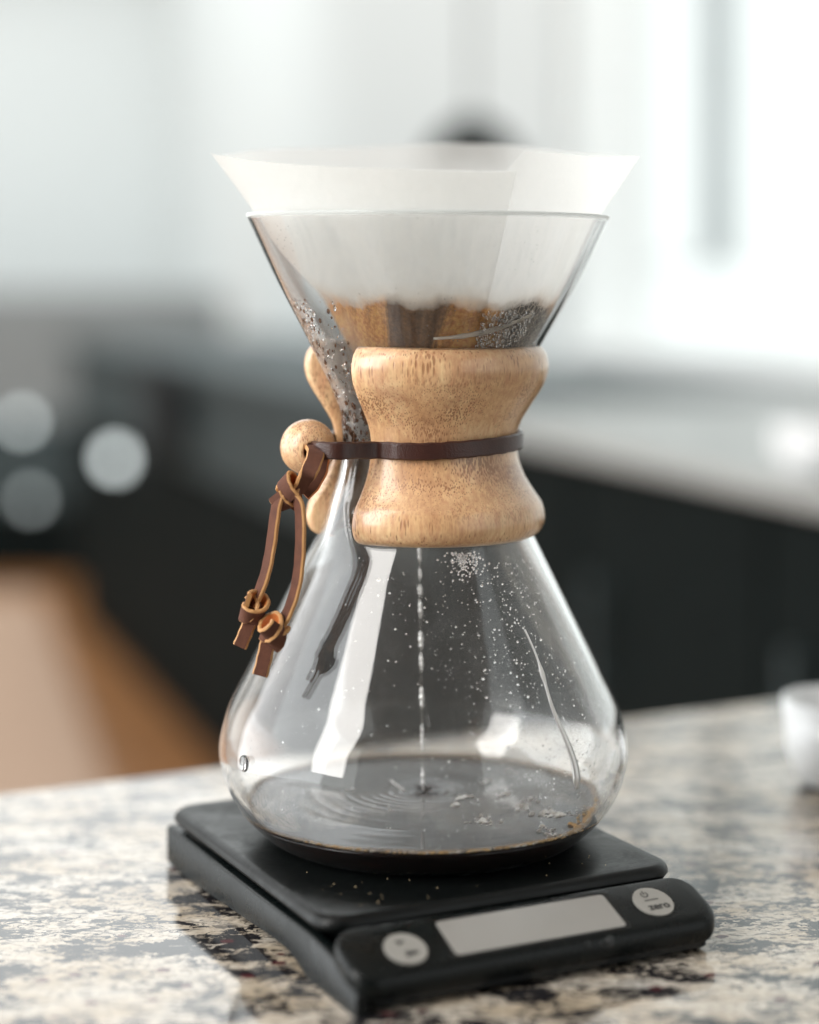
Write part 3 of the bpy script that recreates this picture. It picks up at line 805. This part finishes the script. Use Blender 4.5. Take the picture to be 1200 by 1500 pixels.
# far counter run
run = empty('base_cabinet_run', tuple(Q0+Vector((0,0,FZ))), 'black kitchen base cabinets with a pale countertop under the window', 'cabinets')
def inv(o, root=run):
    o.parent = root; o.matrix_parent_inverse = Matrix.Translation(-root.location); return o
mb = MB(); mb.box((-.85,0,-.022), (.62,.66,0), fq); inv(mb.build('pale_top', FARTOP, smooth=False, bevel=.004))
mb = MB(); mb.box((-.85,.05,FZ+.10), (.62,.655,-.022), fq); mb.box((-.85,.12,FZ), (.62,.60,FZ+.10), fq); inv(mb.build('carcass', DARKCAB, smooth=False))
for k in range(3):
    s0 = -.83+.475*k
    mb = MB(); mb.box((s0+.004,.028,FZ+.12), (s0+.467,.048,-.03), fq); d_ = inv(mb.build('cabinet_door', DARKCAB, smooth=False, bevel=.003))
    mb = MB(); mb.box((s0+.38,.004,-.30), (s0+.392,.016,-.16), fq); mb.box((s0+.38,.016,-.29), (s0+.392,.028,-.28), fq); mb.box((s0+.38,.016,-.18), (s0+.392,.028,-.17), fq)
    h_ = mb.build('handle', SLATE, smooth=False); h_.parent = d_
# slate cabinets further along the same wall
run2 = empty('slate_cabinet_run', tuple(Q0+D*.64+Vector((0,0,FZ))), 'slate grey cabinets with black lower doors behind the carafe', 'cabinets')
mb = MB(); mb.box((.64,.0,-.05), (4.2,.66,-.01), fq); inv(mb.build('slate_top', SLATE, smooth=False, bevel=.004), run2)
mb = MB(); mb.box((.64,.05,FZ), (4.2,.655,-.05), fq); inv(mb.build('carcass', DARKCAB, smooth=False), run2)
for k in range(6):
    s0 = .66+.59*k
    mb = MB(); mb.box((s0,.028,-.26), (s0+.575,.048,-.06), fq); inv(mb.build('drawer_front', SLATE, smooth=False, bevel=.003), run2)
    mb = MB(); mb.box((s0,.028,FZ+.12), (s0+.575,.048,-.275), fq); inv(mb.build('cabinet_door', DARKCAB, smooth=False, bevel=.003), run2)
# window wall behind the run with a big window
def wallbox(mb, s0, s1, z0, z1, n0=.67, n1=.80): mb.box((s0,n0,z0), (s1,n1,z1), fq)
mb = MB()
wallbox(mb, 1.72, 6.2, FZ, 1.6); wallbox(mb, -2.6, -1.2, FZ, 1.6); wallbox(mb, -1.2, 1.72, FZ, .03); wallbox(mb, -1.2, 1.72, 1.35, 1.6)
tag(mb.build('window_wall', WALLM, smooth=False), 'pale grey kitchen wall with a large bright window at the right', 'wall')
win = empty('kitchen_window', tuple(Q0+N*.72+Vector((0,0,.03))), 'large bright kitchen window with a grey upright bar at the right', 'window')
mb = MB(); wallbox(mb, -1.2, 1.72, .03, 1.35, .765, .775); inv(mb.build('bright_pane', emis('daylight_outside', (.93,1.0,.98), .84), smooth=False), win)
mb = MB()
for a in (-1.2, 1.66): wallbox(mb, a, a+.06, .03, 1.35, .70, .76)
wallbox(mb, -1.14, 1.66, 1.29, 1.35, .70, .76); wallbox(mb, -1.14, 1.66, .03, .06, .64, .76)
inv(mb.build('window_frame', TRIM, smooth=False), win)
GREYBAR = simple('grey_window_bar', (.48,.52,.53), .5, 10)
mb = MB(); wallbox(mb, 1.085, 1.125, .21, 1.285, .70, .76); inv(mb.build('window_bar', GREYBAR, smooth=False), win)
mb = MB(); wallbox(mb, 1.04, 1.36, .21, .225, .71, .75); inv(mb.build('window_rail', simple('pale_rail', (.6,.63,.63), .5), smooth=False), win)
mb = MB(); wallbox(mb, 1.44, 1.50, .06, 1.285, .70, .76); inv(mb.build('window_bar', TRIM, smooth=False), win)
# end wall, and an added bright panel, out of view, for light and reflections on the island
mb = MB(); mb.box((-6,7.5,FZ), (1.2,7.62,1.6)); tag(mb.build('end_wall', WALLM, smooth=False), 'plain pale wall at the far end of the room', 'wall')
hw = empty('glow_panel', (-.5,3.9,1.62), 'wide bright panel added in the ceiling above the view, unseen', 'window')
def inv2(o): o.parent = hw; o.matrix_parent_inverse = Matrix.Translation(-hw.location); return o
mb = MB(); mb.box((-4.2,2.2,1.64), (2.6,7.2,1.66)); inv2(mb.build('bright_pane', emis('glow_panel_light', (.96,1,1), 1.55), smooth=False))
for k in (0,4):
    mb = MB(); mb.box((-4.2+1.68*k,2.2,1.60), (-4.12+1.68*k,7.2,1.638)); inv2(mb.build('panel_bar', TRIM, smooth=False))
# far range at the left, with glowing discs in place of knob glints
rg = empty('kitchen_range', (-1.75,6.6,FZ), 'grey steel kitchen range far behind at the left, with glowing discs put in for bright glints', 'range')
def inv3(o): o.parent = rg; o.matrix_parent_inverse = Matrix.Translation(-rg.location); return o
mb = MB(); mb.box((-2.9,6.40,-.34), (-.70,7.0,.12)); inv3(mb.build('steel_panel', STEEL, smooth=False, bevel=.01))
mb = MB(); mb.box((-2.9,6.36,-.64), (-.70,7.0,-.345)); inv3(mb.build('oven_front', SLATE, smooth=False, bevel=.01))
mb = MB(); mb.box((-2.9,6.38,FZ), (-.70,7.0,-.645)); inv3(mb.build('lower_drawer', DARKCAB, smooth=False, bevel=.01))
GLINT = emis('glint_glow', (.90,.98,.97), 3.0); GLINT_SOFT = emis('glint_glow_soft', (.90,.98,.97), 1.5)  # glow painted on small discs for highlights, no real lamps
for (x, y, r, m) in ((32,618,.022,GLINT),(45,732,.022,GLINT_SOFT)):
    c = px(x, y, 6.97); mb = MB(); rings = []
    for k in range(6):
        t_ = math.radians(90*k/5); rr = r*math.cos(t_)+.0005
        rings.append([c+Vector((rr*math.cos(2*PI*j/16), -.02*math.sin(t_), rr*math.sin(2*PI*j/16))) for j in range(16)])
    mb.rings(rings); inv3(mb.build('glint_disc', m))
best = min(((abs((fq(k*.01,.01,0).x)/(fq(k*.01,.01,0).y-CAM.y)*F_PX+CX-168), k*.01) for k in range(100,460)))[1]
c = fq(best, .012, 0); c.z = CAM.z-(672-HY)/F_PX*(c.y-CAM.y); mb = MB(); rings = []
for k in range(6):
    t_ = math.radians(90*k/5); rr = .026*math.cos(t_)+.0005
    rings.append([c+Vector((rr*math.cos(2*PI*j/16), -.02*math.sin(t_), rr*math.sin(2*PI*j/16))) for j in range(16)])
mb.rings(rings); inv(mb.build('glint_disc', GLINT), run2)  # glowing disc put in for a bright glint, not a lamp
# rug on the floor at the left
def fl(x, y, z=FZ+.004): d = (CAM.z-z)*F_PX/(y-HY); return ((x-CX)/F_PX*d, CAM.y+d)
q = [fl(-700,875), fl(60,875), fl(185,1240), fl(-700,1240)]
mb = MB(); mb.rings([[(a, b, FZ+.003) for a, b in q], [(a, b, FZ+.016) for a, b in q]])
tag(mb.build('floor_rug', simple('pale_pink_wool', (.46,.31,.22), .9, 30, .12, .3), smooth=False), 'pale pinkish beige rug lying on the wooden floor at the lower left', 'rug')
# dark towel on the slate run, pendant lamp, pale bowl and small pieces
tw = MB(); rings = []
for k in range(13):
    z = -.01-.22*k/12; rings.append([fq(2.35+.42*j/12, -.012-.012*math.sin(j*1.4+k*.2), z-.10*(j/12)*0) for j in range(13)])
tw.rings(rings, False, False, closed=False); o = tw.build('hanging_towel', simple('black_cloth', (.012,.014,.016), .9, 60)); m_ = o.modifiers.new('t', 'SOLIDIFY'); m_.thickness = .006
tag(o, 'black towel hanging over the slate cabinet edge, left of the carafe', 'towel')
def lathe(prof, c, n=32):
    mb = MB(); mb.rings([[ (c[0]+r*math.cos(2*PI*j/n), c[1]+r*math.sin(2*PI*j/n), c[2]+z) for j in range(n)] for r, z in prof]); return mb
pc = px(692, 232, 2.95)
pl_ = empty('pendant_lamp', tuple(pc), 'dark domed pendant lamp hanging behind the filter', 'lamp')
def inv4(o): o.parent = pl_; o.matrix_parent_inverse = Matrix.Translation(-pl_.location); return o
inv4(lathe([(.002,.062),(.02,.060),(.035,.050),(.055,.032),(.072,.010),(.078,-.02),(.074,-.022),(.055,.02),(.02,.045),(.002,.047)], pc).build('lamp_shade', DARKCAB))
inv4(lathe([(.004,.06),(.004,1.6)], pc, 8).build('cord', STEEL))
CER = simple('white_ceramic', (.80,.82,.83), .15, 8, .02, .0)
def cup(name, c, r, h, label):
    o = lathe([(r*.6,0),(r*.75,.002),(r*.95,h*.4),(r,h),(r*.96,h),(r*.9,h*.4),(r*.6,.006),(.001,.005)], c).build(name, CER)
    return tag(o, label, 'bowl')
dd = .203*F_PX/(1150-HY); c = px(1232, 1150, dd)  # white bowl put in where a bright glare lies on the counter
cup('bowl_shape', (c.x,c.y,.0005), .023, .034, 'small white bowl put in for a bright glare on the granite at the right edge')
c = px(1200, 705, 1.95); cup('bowl_shape', (c.x,c.y,.001), .045, .05, 'pale bowl on the far countertop at the right edge')
# ceiling, open where the added bright panel sits
mb = MB()
for x0, x1, y0, y1 in ((-6,4,7.22,7.6),(-6,-4.22,.9,7.22),(2.62,4,.9,7.22),(-4.22,-1.92,.9,2.18),(1.62,2.62,.9,2.18)): mb.box((x0,y0,1.60), (x1,y1,1.70))
tag(mb.build('ceiling', WALLM, smooth=False), kind='structure')

mb = MB(); mb.box((-1.9,-3.1,1.60), (1.6,2.15,1.70)); tag(mb.build('ceiling', simple('pale_ceiling', (.62,.63,.63), .9, 4, .05), smooth=False), kind='structure')  # near ceiling added to keep overhead brightness off the scale
mb = MB(); mb.box((-1.9,-2.6,FZ), (1.6,-2.5,1.598)); tag(mb.build('added_rear_wall', simple('added_dark_wall', (.05,.055,.055), .8, 4, .1), smooth=False), 'unseen dark wall added behind the viewer to darken reflections', 'wall')  # added out of view so that black parts reflect something dark
